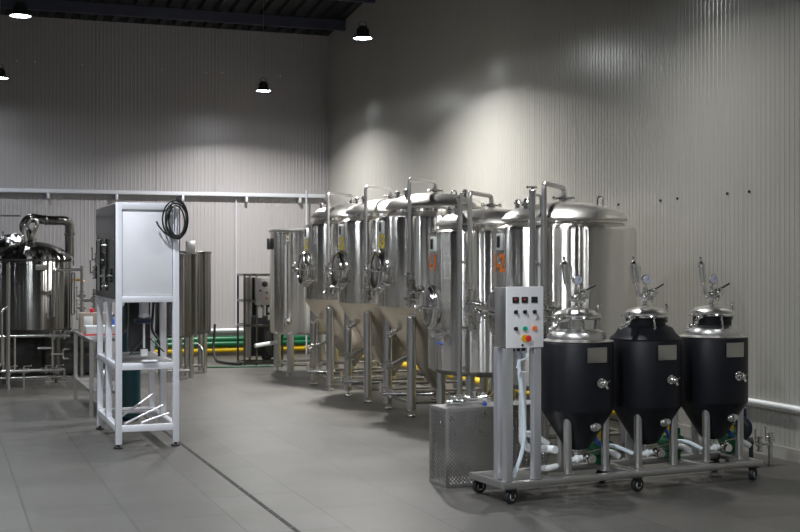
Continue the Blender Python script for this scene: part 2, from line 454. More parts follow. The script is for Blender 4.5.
    clamp(mb, (0, 0, .25), (0, 0, 1), .05); valve(mb, (-.44, .20, .19), (-.9, .4, 0), (0, 0, 1), .03, .12, .10)
    mb.tube([(-.49, .22, .19), (-.53, .24, .19), (-.53, .24, .30)], .018, .03)
    mb.build('outlet_pipe', 'fitting', t)
    return t

def brite(x, y, num, label, r=.62):
    t = thing('bright_beer_tank', label, 'tank', (x, y, 0), 0, 'flat bottomed steel tanks in the row')
    z0, z1 = .55, 1.90
    MB().lathe([(.0, z0-.05), (.30, z0-.045), (.52, z0-.025), (r-.03, z0-.005), (r, z0+.03), (r, z1-.04), (r-.012, z1-.012), (r-.045, z1+.006), (.525, z1+.02), (.51, z1+.03), (.508, z1+.055)], n=96, cap=False).build('body', 'tank', t)
    MB().lathe([(.508, z1+.045), (.535, z1+.052), (.545, z1+.066), (.53, z1+.085), (.50, z1+.115), (.44, z1+.152), (.34, z1+.185), (.20, z1+.208), (.08, z1+.217), (.0, z1+.218)], n=72, cap=False).build('dome', 'dome', t)
    for sx in (-1, 1):
        for sy in (-1, 1):
            lx, ly = .38*sx, .36*sy
            lo = MB().cyl((lx, ly, .07), (lx, ly, z0-.005), .045, 24).build('leg', 'satin', t)
            MB().cyl((lx, ly, .03), (lx, ly, .09), .014, 12).flange((lx, ly, .015), (0, 0, 1), .045, .028).build('foot', 'tube', lo)
    for a, b in (((-.38, -.36), (-.38, .36)), ((.38, -.36), (.38, .36)), ((-.38, -.36), (.38, -.36)), ((-.38, .36), (.38, .36))):
        MB().cyl((*a, .15), (*b, .15), .017, 12).build('stretcher', 'tube', t)
    zc = 1.17; nx = -r; mb = MB()
    def ell(ry, rz, x0): return [(x0, ry*math.cos(a), zc+rz*math.sin(a)) for a in [2*PI*i/40 for i in range(40)]]
    mb.tube(ell(.16, .20, nx-.01), .017, close=True, n=10); mb.ring([ell(.158, .198, nx+.06), ell(.158, .198, nx-.03), ell(.142, .182, nx-.05)])
    mf = mb.build('manway', 'fitting', t)
    mb = MB(); mb.ring([ell(.14, .18, nx-.03), ell(.135, .175, nx-.055), ell(.08, .11, nx-.07), ell(.001, .001, nx-.075)]); mb.build('manway_door', 'tube', mf)
    mb = MB(); mb.cyl((nx-.06, 0, zc), (nx-.17, 0, zc), .014, 12); mb.ball((nx-.17, 0, zc), .03, n=12)
    for k in range(4):
        a = k*PI/2+.4; d = V((0, math.cos(a), math.sin(a))); c = V((nx-.165, 0, zc)); mb.cyl(c, c+d*.08, .008, 8); mb.ball(c+d*.085, .015, n=10)
    mb.tube([(nx-.02, -.20, zc), (nx-.08, -.18, zc), (nx-.09, 0, zc), (nx-.08, .18, zc), (nx-.02, .20, zc)], .015, .04, 10)
    mb.build('manway_handle', 'fitting', mf)
    w = MB().box((nx-.004, -.03, 1.77), (.022, .115, .14), bev=.010).build('thermostat', 'white', t)
    MB().box((nx-.017, -.03, 1.77), (.006, .06, .095), bev=.002).build('display', 'darkp', w)
    wrapped_text(num, 'number_sticker', .21, r, PI+.02, 1.585, 'orange', t, .9)
    a = math.radians(229); px, py = .69*math.cos(a), .69*math.sin(a)
    MB().tube([(px, py, 1.0), (px, py, z1+.34), (0, 0, z1+.34), (0, 0, z1+.2)], .021, .05, 14).build('vent_pipe', 'satin', t)
    b = math.radians(221); qx, qy = .70*math.cos(b), .70*math.sin(b)
    mb = MB().tube([(qx, qy, .36), (qx, qy, z1+.28)], .026, n=20)
    mb.tube([(qx, qy, z1+.25), (qx*.75, qy*.75, z1+.25), (qx*.72, qy*.72, z1+.10)], .012, .04); mb.flange((qx, qy, z1+.28), (0, 0, 1), .030, .012)
    for z in (.62, 1.0, 1.6): mb.cyl((qx, qy, z), (qx*.87, qy*.87, z), .011, 8)
    mb.build('level_tube', 'satin', t)
    mb = MB(); mb.cyl((qx, qy, z1+.28), (qx, qy, z1+.31), .012, 8); mb.cyl((qx-.04, qy, z1+.31), (qx+.04, qy, z1+.31), .007, 8); mb.ball((qx-.045, qy, z1+.31), .012, n=8); mb.build('level_tube_valve', 'fitting', t)
    mb = MB(); clamp(mb, (0, 0, z1+.235), (0, 0, 1), .045); clamp(mb, (0, 0, z1+.26), (0, 0, 1), .04)
    mb.cyl((-.085, 0, z1+.25), (.085, 0, z1+.25), .009, 8); mb.ball((-.09, 0, z1+.25), .02, n=10); mb.ball((.09, 0, z1+.25), .02, n=10)
    mb.build('dome_clamp', 'fitting', t)
    for aa, rr in ((165, .40), (195, .42), (120, .4)):
        mb = MB(); q = math.radians(aa); c = V((rr*math.cos(q), rr*math.sin(q), z1+.15))
        mb.cyl(c, c+V((0, 0, .05)), .026, 14); clamp(mb, c+V((0, 0, .055)), (0, 0, 1), .038); mb.ball(c+V((0, 0, .075)), .028, (1, 1, .6), 12); mb.build('dome_port', 'fitting', t)
    q = math.radians(300); cx, cy = .36*math.cos(q), .36*math.sin(q)
    MB().tube([(cx-.025, cy, z1+.15), (cx-.025, cy, z1+.25), (cx+.025, cy, z1+.25), (cx+.025, cy, z1+.15)], .010, .025, 8).build('lifting_lug', 'fitting', t)
    mb = MB(); out = V((math.cos(a), math.sin(a), 0)); tg = V((-out.y, out.x, 0))
    for z, hd in ((1.30, out), (1.16, tg), (1.03, out)): valve(mb, (px, py, z), (0, 0, 1), hd, .034)
    valve(mb, V((px, py, 1.22))+tg*.08, tg, out, .022, .10, .07); mb.cyl((px, py, 1.1), (px*.88, py*.88, 1.1), .014, 10)
    mb.build('valve_group', 'fitting', t)
    q = math.radians(200); d = V((math.cos(q), math.sin(q), 0)); c = d*.61+V((0, 0, .93))
    mb = MB(); mb.cyl(c, c+d*.09, .018, 12); clamp(mb, c+d*.05, d, .05); valve(mb, c+d*.10, d, (0, 0, -1), .026, .09, .06); vv = mb.build('sample_valve', 'fitting', t)
    MB().cyl(c+d*.10+V((0, 0, -.08)), c+d*.10+V((.04, -.05, -.10)), .010, 8).build('valve_grip', 'blue', vv)
    mb = MB(); mb.tube([(0, 0, z0-.04), (0, 0, .30), (-.42, -.20, .30)], .024, .08, 14); valve(mb, (-.46, -.22, .30), (-.9, -.4, 0), (0, 0, 1), .032, .13, .10); mb.build('outlet_pipe', 'fitting', t)
    return t

fermenter(4.97, 12.42, 'I-3', 'ytext', 'conical steel fermenter with a yellow 3 sticker, nearest of the yellow numbered ones')
fermenter(4.97, 13.82, 'I-2', 'ytext', 'conical steel fermenter with a yellow 2 sticker, between the yellow 1 and 3')
fermenter(4.97, 15.28, 'I-1', 'ytext', 'conical steel fermenter with a yellow 1 sticker, farthest of the yellow numbered ones')
brite(5.03, 11.10, 'I-1', 'cylindrical steel tank with an orange 1 sticker behind the perforated box')
brite(5.06, 9.65, 'I-2', 'cylindrical steel tank with an orange 2 sticker, nearest and largest, behind the black tanks')

# flat topped tank at the far end of the row
t = thing('flat_top_tank', 'flat-topped cylindrical steel tank with a vertical sight tube at the far end of the row', 'tank', (4.98, 17.5, 0))
MB().lathe([(0, .56), (.40, .56), (.505, .58), (.52, .61), (.52, 2.005), (.53, 2.015), (.53, 2.045), (.50, 2.05), (.0, 2.065)], n=80, cap=False).build('body', 'tank', t)
MB().lathe([(.535, 2.035), (.54, 2.05), (.525, 2.065), (.35, 2.07), (0, 2.085)], n=60, cap=False).build('lid', 'satin', t)
for sx in (-1, 1):
    for sy in (-1, 1):
        lo = MB().cyl((.33*sx, .37*sy, .06), (.33*sx, .37*sy, .575), .05, 20).build('leg', 'satin', t)
        MB().cyl((.33*sx, .37*sy, .0), (.33*sx, .37*sy, .08), .02, 12).build('foot', 'tube', lo)
for a, b in (((-.33, -.37), (-.33, .37)), ((.33, -.37), (.33, .37)), ((-.33, -.37), (.33, -.37)), ((-.33, .37), (.33, .37))):
    MB().cyl((*a, .14), (*b, .14), .018, 12).build('stretcher', 'tube', t)
q = math.radians(225); d = V((math.cos(q), math.sin(q), 0))
mb = MB().tube([d*.585+V((0, 0, .78)), d*.585+V((0, 0, 1.92))], .016); mb.build('sight_tube', 'post', t)
mb = MB()
for z in (.76, 1.90, 1.95):
    valve(mb, d*.585+V((0, 0, z)), (0, 0, 1), d, .024, .09, .05); mb.cyl(d*.51+V((0, 0, z)), d*.585+V((0, 0, z)), .016, 10)
mb.ball(d*.54+V((0, 0, .76)), .06, (1, 1, 1), 14)
mb.build('sight_tube_valve', 'fitting', t)
mb = MB().box((-.545, .0, 1.86), (.05, .08, .16), bev=.006).build('hinge', 'darkp', t)
MB().cyl((-.40, .1, .44), (-.75, .0, .40), .03, 16).build('drain_spout', 'white', t)

# ------------------------------------------------------------------ black tank trolley
TR = (3.50, 7.50, 0); TA = math.radians(5.5)
tr = thing('tank_trolley', 'low steel trolley on castors carrying the three black tanks', 'trolley', TR, TA)
L, D = 2.15, .43
mb = MB()
for y in (.0, D): mb.box((L/2, y, .125), (L+.05, .05, .045), bev=.004)
for x in (0, .36, 1.02, 1.08, 1.66, L): mb.box((x, D/2, .125), (.05, D-.05, .044), bev=.004)
mb.box((.18, D/2, .146), (.30, D-.04, .004))
mb.build('base_frame', 'satin', tr)
for cx, cy, rot in ((.03, 0, .3), (.03, D, .1), (1.05, 0, .2), (1.05, D, -.2), (L-.06, 0, .5), (L-.06, D, .2)):
    mb = MB().box((cx, cy, .1), (.075, .075, .006)); mb.cyl((cx, cy, .09), (cx, cy, .1), .022, 16)
    R = Matrix.Rotation(rot, 4, 'Z')
    for sgn in (-1, 1): mb.box(V((cx, cy, .066))+R.to_3x3() @ V((.012, .022*sgn, 0)), (.035, .005, .065), rot)
    mb.box(V((cx, cy, .095)), (.05, .05, .006), rot)
    o = mb.build('caster', 'rubber', tr)
    ax = R.to_3x3() @ V((0, 1, 0)); c = V((cx, cy, .05))+R.to_3x3() @ V((.015, 0, 0))
    w = MB().lathe([(.030, -.017), (.047, -.017), (.050, -.010), (.050, .010), (.047, .017), (.030, .017)], c, ax, 28).build('wheel', 'rubber', o)
    MB().lathe([(.004, -.019), (.026, -.0185), (.028, 0), (.026, .0185), (.004, .019)], c, ax, 20).build('hub', 'white', o)
for px, py in ((.018, .0), (.018, .115), (.235, .0)):
    MB().box((px, py, .59), (.056, .05, .88), bev=.004).build('post', 'post', tr)

def T(x, y, z=0):  # trolley local -> world
    c, s = math.cos(TA), math.sin(TA)
    return (TR[0]+c*x-s*y, TR[1]+s*x+c*y, z)
# control box
cb = thing('control_box', 'white electrical control box with displays and coloured buttons on the trolley posts', 'control panel', T(.13, .0, 1.035), TA)
MB().box((0, 0, .20), (.285, .012, .405), bev=.003).build('door', 'panel', cb, loc=(0, -.031, 0))
MB().box((0, .05, .20), (.278, .15, .395), bev=.004).build('enclosure', 'satin', cb)
FY = -.038
def disc(mb, x, z, r, d=.012): return mb.cyl((x, FY+.002, z), (x, FY-d, z), r, 20)
for i, x in enumerate((-.075, -.005, .07)):
    o = MB().box((x, FY-.002, .315), (.046, .012, .040), bev=.003).build('display', 'darkp', cb)
    if i < 2:
        MB().box((x-.004, FY-.0085, .318), (.012, .002, .006)).build('digits', 'disp', o)
for x, z in ((-.075, .235), (-.005, .235), (.07, .235), (-.075, .125)):
    mb = MB(); disc(mb, x, z, .013, .01); mb.box((x, FY-.018, z), (.007, .018, .026), bev=.002); mb.build('selector_knob', 'darkp', cb)
mb = MB(); disc(mb, -.005, .125, .015, .014); mb.build('green_button', 'greenb', cb)
mb = MB(); disc(mb, .07, .125, .015, .014); mb.build('orange_button', 'orangeb', cb)
mb = MB(); mb.cyl((-.005, FY, .060), (-.005, FY-.004, .060), .025, 24); es = mb.build('emergency_plate', 'yellow', cb)
mb = MB(); mb.lathe([(.012, 0), (.012, .014), (.021, .018), (.021, .026), (.012, .030), (0, .031)], (.010, FY-.003, .060), (0, -1, 0), 24); mb.build('emergency_button', 'red', es)
mb = MB(); disc(mb, .095, .196, .012, .006); disc(mb, .082, .186, .007, .005); mb.build('door_lock', 'fitting', cb)
mb = MB(); disc(mb, -.022, .015, .008, .006); mb.build('door_screw', 'darkp', cb)
mb = MB()
for x in (-.04, .0, .04): MB().cyl((x, .05, .004), (x, .05, -.03), .012, 12).build('cable_gland', 'darkp', cb)

# hoses by the posts
def hose(pts, r, m, name, label, cat, fil=.06):
    o = MB().tube(pts, r, fil, 14).build(name, m); return tag(o, label, cat)
hose([T(.13, .05, 1.003), T(.13, .04, .88), T(.165, .03, .55), T(.16, .03, .35), T(.09, .05, .165)], .014, 'hose', 'hose', 'thin translucent hose hanging from the control box down to the trolley', 'hose', .12)
hose([T(.17, .02, 1.03), T(.16, -.02, .96), T(.09, -.03, .95), T(.07, -.03, .90)], .006, 'hose', 'cable', 'short pale cable looping from under the control box', 'cable', .03)
hose([T(.205, .12, .86), T(.205, .12, .38), T(.26, .13, .33), T(.40, .10, .33), T(.41, .03, .33)], .026, 'white', 'pipe', 'thick white plastic pipe bending from the posts toward the first black tank', 'pipe', .06)
hose([T(.27, .25, .42), T(.33, .24, .42), T(.40, .20, .38), T(.44, .16, .345)], .022, 'white', 'pipe', 'white pipe elbow behind the thick white pipe at the first black tank', 'pipe', .05)

def black_tank(s, steel_neck, steel_shoulder, label):
    t = thing('black_insulated_tank', label, 'tank', T(s, .215, .148), TA, 'black insulated tanks on the trolley')
    B = .148
    def Z(z): return z-B
    r = .262
    MB().lathe([(.256, Z(.575)), (.258, Z(.585)), (.258, Z(1.035)), (.252, Z(1.045)), (.235, Z(1.048))], n=72, cap=False).build('body', 'black', t)
    MB().lathe([(.256, Z(.577)), (.095, Z(.32)), (.08, Z(.30)), (.03, Z(.295))], n=60, cap=False).build('cone', 'black', t)
    ms = 'dome' if steel_shoulder else 'black'
    if steel_shoulder: prof = [(.25, Z(1.046)), (.255, Z(1.052)), (.225, Z(1.058)), (.205, Z(1.066)), (.206, Z(1.09)), (.19, Z(1.115)), (.155, Z(1.128)), (.14, Z(1.135))]
    else: prof = [(.256, Z(1.045)), (.256, Z(1.055)), (.22, Z(1.085)), (.19, Z(1.13)), (.155, Z(1.145)), (.14, Z(1.15))]
    MB().lathe(prof, n=60, cap=False).build('shoulder', ms, t)
    MB().lathe([(.140, Z(1.13)), (.142, Z(1.20))], n=48, cap=False).build('neck', 'fitting' if steel_neck else 'black', t)
    MB().lathe([(.13, Z(1.20)), (.158, Z(1.202)), (.16, Z(1.214)), (.165, Z(1.222)), (.16, Z(1.232)), (.15, Z(1.242)), (.12, Z(1.262)), (.06, Z(1.277)), (.02, Z(1.28)), (0, Z(1.28))], n=48, cap=False).build('lid', 'dome', t)
    mb = MB(); mb.tube([(.164*math.cos(2*PI*i/36), .164*math.sin(2*PI*i/36), Z(1.212)) for i in range(36)], .009, close=True, n=8)
    mb.cyl((.165, -.03, Z(1.18)), (.165, -.03, Z(1.28)), .007, 8); mb.ball((.165, -.03, Z(1.285)), .014, n=10); mb.box((.165, -.02, Z(1.212)), (.03, .05, .03), bev=.004); mb.ball((.165, -.03, Z(1.175)), .012, n=10)
    # left lever with knuckles
    pts = [(-.15, -.06, Z(1.205)), (-.19, -.08, Z(1.20)), (-.22, -.09, Z(1.165)), (-.25, -.10, Z(1.145)), (-.285, -.11, Z(1.14))]
    mb.tube(pts, .012, n=8)
    for p in pts: mb.ball(p, .019, n=12)
    mb.box((-.165, -.05, Z(1.225)), (.05, .04, .035), bev=.005)
    mb.build('lid_clamp', 'fitting', t)
    mb = MB()
    pts = [(-.05, -.165, Z(1.20)-.016*i) for i in range(6)]
    for i, p in enumerate(pts): mb.ball((p[0]-.003*(i % 2), p[1]-.003*i, p[2]), .009, (1, .7, 1.3), 8)
    mb.build('chain', 'fitting', t)
    # top valve tree
    mb = MB(); mb.cyl((0, 0, Z(1.275)), (0, 0, Z(1.42)), .016, 14)
    for z in (1.285, 1.33, 1.365): clamp(mb, (0, 0, Z(z)), (0, 0, 1), .027)
    mb.ball((0, 0, Z(1.36)), .032, n=14)
    mb.cyl((0, 0, Z(1.36)), (.10, -.01, Z(1.375)), .014, 12); mb.ball((.055, -.012, Z(1.375)), .036, n=18); mb.flange((.075, -.02, Z(1.375)), (.6, -.8, 0), .036, .014); mb.flange((.045, -.045, Z(1.375)), (.6, -.8, 0), .032, .012)
    mb.cyl((.04, -.05, Z(1.375)), (.04, -.02, Z(1.345)), .009, 8); mb.ball((-.03, -.02, Z(1.345)), .02, n=12); mb.ball((.03, -.03, Z(1.33)), .018, n=12)
    mb.build('valve_tree', 'fitting', t)
    o = MB().tube([(.02, -.01, Z(1.395)), (.06, -.03, Z(1.405)), (.135, -.03, Z(1.44))], .007, .02, 8).build('valve_handle', 'rubber', t)
    mb = MB(); mb.tube([(0, 0, Z(1.345)), (-.055, 0, Z(1.345)), (-.075, 0, Z(1.42)), (-.085, 0, Z(1.455))], .013, .045, 12); clamp(mb, (-.04, 0, Z(1.345)), (1, 0, 0), .024)
    mb.flange((-.082, 0, Z(1.455)), (-.15, 0, 1), .025, .012)
    mb.lathe([(.018, 0), (.023, .005), (.023, .12), (.027, .125), (.027, .14), (.014, .15), (.008, .165), (.008, .175), (.012, .18), (.010, .19), (0, .193)], (-.083, 0, Z(1.45)), (-.13, 0, 1), 18)
    mb.build('relief_valve', 'fitting', t)
    mb = MB(); mb.lathe([(.033, -.012), (.036, -.008), (.036, .010), (.032, .013)], (-.015, -.03, Z(1.475)), (-.15, -1, 0), 28); mb.cyl((0, 0, Z(1.40)), (-.012, -.025, Z(1.44)), .008, 8)
    if not steel_shoulder or steel_neck:
        for sx in (-1, 1): MB().box((-.093+sx*.042, 0, Z(1.52)), (.022, .004, .10), bev=.001).build('clear_shield', 'clear', t)
    g = mb.build('pressure_gauge', 'fitting', t)
    mb = MB(); mb.lathe([(.029, .0), (.029, .0145), (0, .0145)], (-.015, -.03, Z(1.475)), (-.15, -1, 0), 24); dd = mb.build('dial', 'dial', g)
    dirn = V((-.15, -1, 0)).normalized(); c = V((-.015, -.03, Z(1.475)))+dirn*.0165; mb = MB(); mb.tube([c+V((.0, 0, -.004)), c+V((.014, 0, .014))], .0022, n=6); mb.build('needle', 'darkp', g)
    # name plate, tangent to the body at front right
    an = math.radians(-92); n_ = V((math.cos(an), math.sin(an), 0))
    MB().box(V((0, 0, Z(.965)))+n_*.262, (.006, .155, .105), an, bev=.002).build('nameplate', 'plate', t)
    an = math.radians(-86); n_ = V((math.cos(an), math.sin(an), 0)); c = n_*.256+V((0, 0, Z(.775)))
    mb = MB(); mb.cyl(c, c+n_*.05, .013, 12); mb.flange(c+n_*.012, n_, .034, .012); mb.flange(c+n_*.045, n_, .026, .014); mb.ball(c+n_*.055, .02, n=12)
    mb.tube([c+n_*.055, c+n_*.065+V((.015, 0, -.035))], .010, n=8); mb.tube([c+n_*.06, c+n_*.07+V((.03, 0, .02))], .006, n=8); mb.build('sample_valve', 'fitting', t)
    # cone side probe and bottom valve
    an = math.radians(-88); d = V((math.cos(an), math.sin(an), .25)).normalized(); c = V((math.cos(an)*.18, math.sin(an)*.18, Z(.46)))
    mb = MB(); mb.cyl(c-d*.03, c+d*.05, .015, 12); mb.flange(c+d*.02, d, .028, .014); mb.flange(c+d*.045, d, .028, .014); mb.cyl(c+d*.05, c+d*.075, .02, 12); mb.build('cone_probe', 'satin', t)
    mb = MB(); mb.cyl((0, 0, Z(.30)), (0, 0, Z(.22)), .02, 14); clamp(mb, (0, 0, Z(.285)), (0, 0, 1), .034); mb.tube([(0, 0, Z(.26)), (0, 0, Z(.235)), (0, -.14, Z(.235))], .02, .03)
    mb.ball((.02, -.10, Z(.242)), .034, n=16); mb.flange((.02, -.135, Z(.242)), (0, -1, 0), .036, .014); mb.flange((.02, -.16, Z(.242)), (0, -1, 0), .030, .012); mb.tube([(.02, -.12, Z(.29)), (.10, -.14, Z(.305))], .007, n=8)
    mb.tube([(.02, -.10, Z(.242)), (-.06, -.12, Z(.25))], .014, n=10)
    bv = mb.build('bottom_valve', 'fitting', t)
    mb = MB(); mb.tube([(-.04, -.12, Z(.25)), (-.12, -.12, Z(.24)), (-.15, -.10, Z(.24))], .02, .02, 12); mb.flange((-.08, -.12, Z(.245)), (1, 0, 0), .028, .02); mb.build('outlet_coupling', 'white', t)
    for (lx, ly) in ((-.155, -.12), (.155, -.12), (0, .20)):
        # leg whose top is cut on the slant of the cone
        mb = MB(); q = V((lx, ly, 0)).normalized(); n = 20; rr = .0285; top = []
        for i in range(n):
            a = 2*PI*i/n; px, py = lx+rr*math.cos(a), ly+rr*math.sin(a)
            rad = math.hypot(px, py); top.append((px, py, Z(.32+(max(rad, .095)-.095)*1.6)))
        bot = [(lx+rr*math.cos(2*PI*i/n), ly+rr*math.sin(2*PI*i/n), .002) for i in range(n)]
        Rr = mb.ring([bot, top]); mb.bm.faces.new(Rr[0][::-1]); mb.bm.faces.new(Rr[1]); mb.box((lx, ly, .004), (.075, .075, .006))
        mb.build('leg', 'satin', t)
    return t
black_tank(.705, True, True, 'black tank with bright steel neck and shoulder, standing beside the control box')
black_tank(1.295, False, False, 'middle black tank whose neck and shoulder are black too')
black_tank(1.90, False, True, 'rightmost black tank, black neck above a steel shoulder, by the blue motor')
# green pumps at the back of the trolley
def pump(s, label, y=.36):
    t = thing('green_pump', label, 'pump', T(s, y, .148), TA, 'green pumps between the tank legs')
    mb = MB().lathe([(.03, -.10), (.066, -.09), (.070, -.06), (.070, .06), (.055, .08), (.05, .10)], (0, 0, .115), (0, 1, 0), 28)
    for i in range(10):
        a = i*PI/5; mb.box((.072*math.cos(a), 0, .115+.072*math.sin(a)), (.008, .12, .006), Matrix.Rotation(-a, 4, 'Y'))
    mb.build('motor', 'green', t)
    MB().box((0, .0, .025), (.10, .12, .05), bev=.006).build('pump_foot', 'green', t)
    MB().lathe([(.045, 0), (.03, .05), (.012, .09)], (-.02, -.02, .175), (0, 0, 1), 20).build('funnel', 'yellow', t)
    mb = MB().box((.02, -.03, .20), (.06, .05, .05), bev=.006); mb.build('junction_box', 'green', t)
    MB().tube([(-.05, -.09, .14), (-.085, -.10, .17), (-.09, -.06, .22)], .014, .03).build('union', 'blue', t)
    MB().tube([(.0, -.10, .10), (.0, -.155, .10), (.05, -.16, .07)], .022, .03).build('elbow', 'white', t)
    return t
pump(1.0, 'green pump with yellow cone standing between the first and second black tank')
pump(1.63, 'green pump with yellow cone standing between the second and third black tank')
pump(2.19, 'green pump mostly hidden behind the third black tank', .36)
hose([T(1.10, .10, .25), T(1.0, .16, .30), T(.96, .22, .30)], .014, 'hose', 'hose', 'pale hose slanting up behind the right leg of the first black tank', 'hose')
hose([T(1.68, .06, .25), T(1.60, .12, .30), T(1.56, .18, .30)], .014, 'hose', 'hose', 'pale hose slanting up behind the right leg of the middle black tank', 'hose')
hose([T(.45, .08, .21), T(.38, .06, .205), T(.33, .07, .205), T(.29, .09, .205)], .020, 'white', 'coupling', 'white pipe coupling lying low between posts and first black tank leg', 'fitting', .02)
# navy motor past the trolley end
t = thing('blue_motor', 'dark blue electric motor with yellow centre by the right wall', 'motor', (5.93, 8.35, 0), math.radians(-35))
MB().lathe([(.03, -.13), (.085, -.12), (.09, -.08), (.09, .08), (.10, .09), (.10, .11), (.07, .12)], (0, 0, .30), (0, -1, 0), 30).build('motor_body', 'navy', t)
mb = MB(); mb.lathe([(.075, .118), (.06, .135), (.02, .14)], (0, 0, .30), (0, -1, 0), 24); fc = mb.build('fan_cover', 'darkp', t)
MB().lathe([(.028, .136), (.026, .148), (0, .15)], (0, 0, .30), (0, -1, 0), 16).build('hub_cap', 'yellow', fc)
mb = MB().box((0, 0, .415), (.11, .13, .07), bev=.008); mb.build('terminal_box', 'navy', t)
mb = MB().box((0, 0, .19), (.22, .24, .02))
for sx in (-1, 1):
    for sy in (-1, 1): mb.box((.09*sx, .10*sy, .092), (.03, .03, .184))
mb.build('stand', 'darkp', t, smooth=False)
t = thing('pipe_stub', 'small steel valve on a short pipe by the wall right of the motor', 'valve', (6.15, 8.25, 0))
mb = MB().cyl((0, 0, 0), (0, 0, .26), .018, 12); valve(mb, (0, 0, .20), (0, 0, 1), (-1, 0, 0), .022); mb.cyl((-.10, 0, .17), (.0, 0, .17), .015, 10); valve(mb, (-.10, 0, .17), (0, 0, 1), (-1, 0, 0), .02); mb.build('valve_body', 'satin', t)

# ------------------------------------------------------------------ perforated box with fittings
PB = (3.365, 8.19, 0); PA = math.radians(3)
t = thing('perforated_box', 'tall perforated steel box standing behind the trolley posts', 'box', PB, PA)
W_, D_, H_ = .80, .26, .56
mb = MB()
for x in (0, W_):
    for y in (0, D_): mb.box((x, y, H_/2), (.022, .022, H_))
for z in (.014, H_-.01):
    for y in (0, D_): mb.box((W_/2, y, z), (W_, .022, .022))
    for x in (0, W_): mb.box((x, D_/2, z), (.022, D_, .022))
mb.build('edge_frame', 'satin', t, smooth=False)
MB().box((W_/2, -.004, H_/2), (W_-.02, .002, H_-.03)).build('perforated_panel', 'perf', t, smooth=False)
MB().box((W_/2, D_+.004, H_/2), (W_-.02, .002, H_-.03)).build('perforated_panel', 'perf', t, smooth=False)
MB().box((-.004, D_/2, H_/2), (.002, D_-.02, H_-.03)).build('perforated_panel', 'perf', t, smooth=False)
MB().box((W_+.004, D_/2, H_/2), (.002, D_-.02, H_-.03)).build('perforated_panel', 'perf', t, smooth=False)
MB().box((W_/2, D_/2, H_), (W_, D_, .006)).build('top_sheet', 'satin', t, smooth=False)
MB().box((W_/2, D_/2, .02), (W_, D_, .006)).build('bottom_sheet', 'satin', t, smooth=False)
def P(x, y, z=0):
    c, s = math.cos(PA), math.sin(PA); return (PB[0]+c*x-s*y, PB[1]+s*x+c*y, z)
FZ = H_+.004
spec = [(.10, .08, 0, 0, 'steel pipe adapter lying at the left front corner of the perforated box'),
        (.20, .18, .3, 0, 'steel tee fitting lying behind the pipe adapter on the perforated box'),
        (.27, .09, -.2, 1, 'large steel sleeve with clamp rings lying on the perforated box left of the posts'),
        (.38, .18, .5, 0, 'small steel fitting lying against the trolley posts on the perforated box'),
        (.53, .10, 1.4, 1, 'upright looking steel valve on the perforated box seen between the trolley posts')]
for x, y, a, k, lab in spec:
    px, py, _ = P(x, y); d = V((math.cos(a), math.sin(a), 0)); mb = MB()
    r = .020 if k == 0 else .030; Ln = .12 if k == 0 else .16
    z = r*1.25+.001
    mb.cyl(-d*Ln/2+V((0, 0, z)), d*Ln/2+V((0, 0, z)), r, 18)
    for q in (-.48, -.2, .3, .48): mb.flange(d*Ln*q+V((0, 0, z)), d, r*1.25, .012)
    mb.cyl(V((0, 0, z)), V((0, 0, z+r*2.2)), r*.6, 12); mb.flange((0, 0, z+r*2.2), (0, 0, 1), r, .012)
    o = mb.build('pipe_fitting', 'fitting', loc=(px, py, FZ)); tag(o, lab, 'fitting', 'pipe fittings on the perforated box')
o = MB().cyl((0, -.03, .012), (0, .03, .012), .011, 12).build('plastic_plug', 'blue', loc=(*P(.325, .06)[:2], FZ)); tag(o, 'small blue plastic cap on the perforated box beside the steel sleeve', 'cap')

# ------------------------------------------------------------------ filling machine frame
MX, MY = 1.435, 10.89
t = thing('filling_machine', 'tall square-tube machine stand with white sheet cabinet on top and open shelf', 'machine', (MX, MY, 0))
W2, D2, H2 = .49, 1.32, 2.11; q = .055
def post(x, y, z0, z1): 
    return MB().box((x, y, (z0+z1)/2), (q, q, z1-z0), bev=.003).build('leg', 'frame', t)
for x, y in ((0, 0), (W2, 0), (0, D2), (W2, D2)):
    l = post(x, y, .035, H2); MB().cyl((x, y, .008), (x, y, .05), .012, 10).flange((x, y, .008), (0, 0, 1), .04, .016).build('foot', 'rubber', l)
for x in (0, W2): post(x, .66, .17, 1.27)
for z in (.17, .70, 1.28, H2-.03):
    for y in (0, D2): MB().box((W2/2, y, z), (W2-q, q*.95, q), bev=.002).build('rail', 'frame', t)
    for x in (0, W2): MB().box((x, D2/2, z), (q*.95, D2-q, q), bev=.002).build('rail', 'frame', t)
MB().box((W2/2, -.005, 1.69), (W2-q-.01, .012, .76), bev=.004).build('front_sheet', 'sheet', t)
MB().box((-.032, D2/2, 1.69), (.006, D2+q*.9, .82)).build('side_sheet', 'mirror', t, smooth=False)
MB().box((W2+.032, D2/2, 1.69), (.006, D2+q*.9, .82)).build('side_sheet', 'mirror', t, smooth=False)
MB().box((W2/2, D2/2, H2), (W2, D2, .006)).build('top_sheet', 'sheet', t, smooth=False)
MB().box((W2/2, D2/2, .73), (W2-.03, D2-.03, .008)).build('shelf', 'satin', t, smooth=False)
MB().box((W2/2+.02, .0, .745), (.13, .10, .014), bev=.003).build('drip_plate', 'frame', t)
mb = MB(); mb.cyl((.255, .25, 1.27), (.255, .25, 1.11), .042, 20); mb.cyl((.255, .25, 1.11), (.255, .25, .84), .010, 12); mb.cyl((.255, .25, 1.12), (.255, .25, 1.13), .05, 20); mb.box((.255, .25, .80), (.06, .05, .06), bev=.004)
fh = mb.build('filling_head', 'sheet', t)
MB().lathe([(.06, 1.06), (.085, 1.065), (.085, 1.095), (.06, 1.10)], (.255, .25, 0), n=24).build('collar', 'navy', fh)
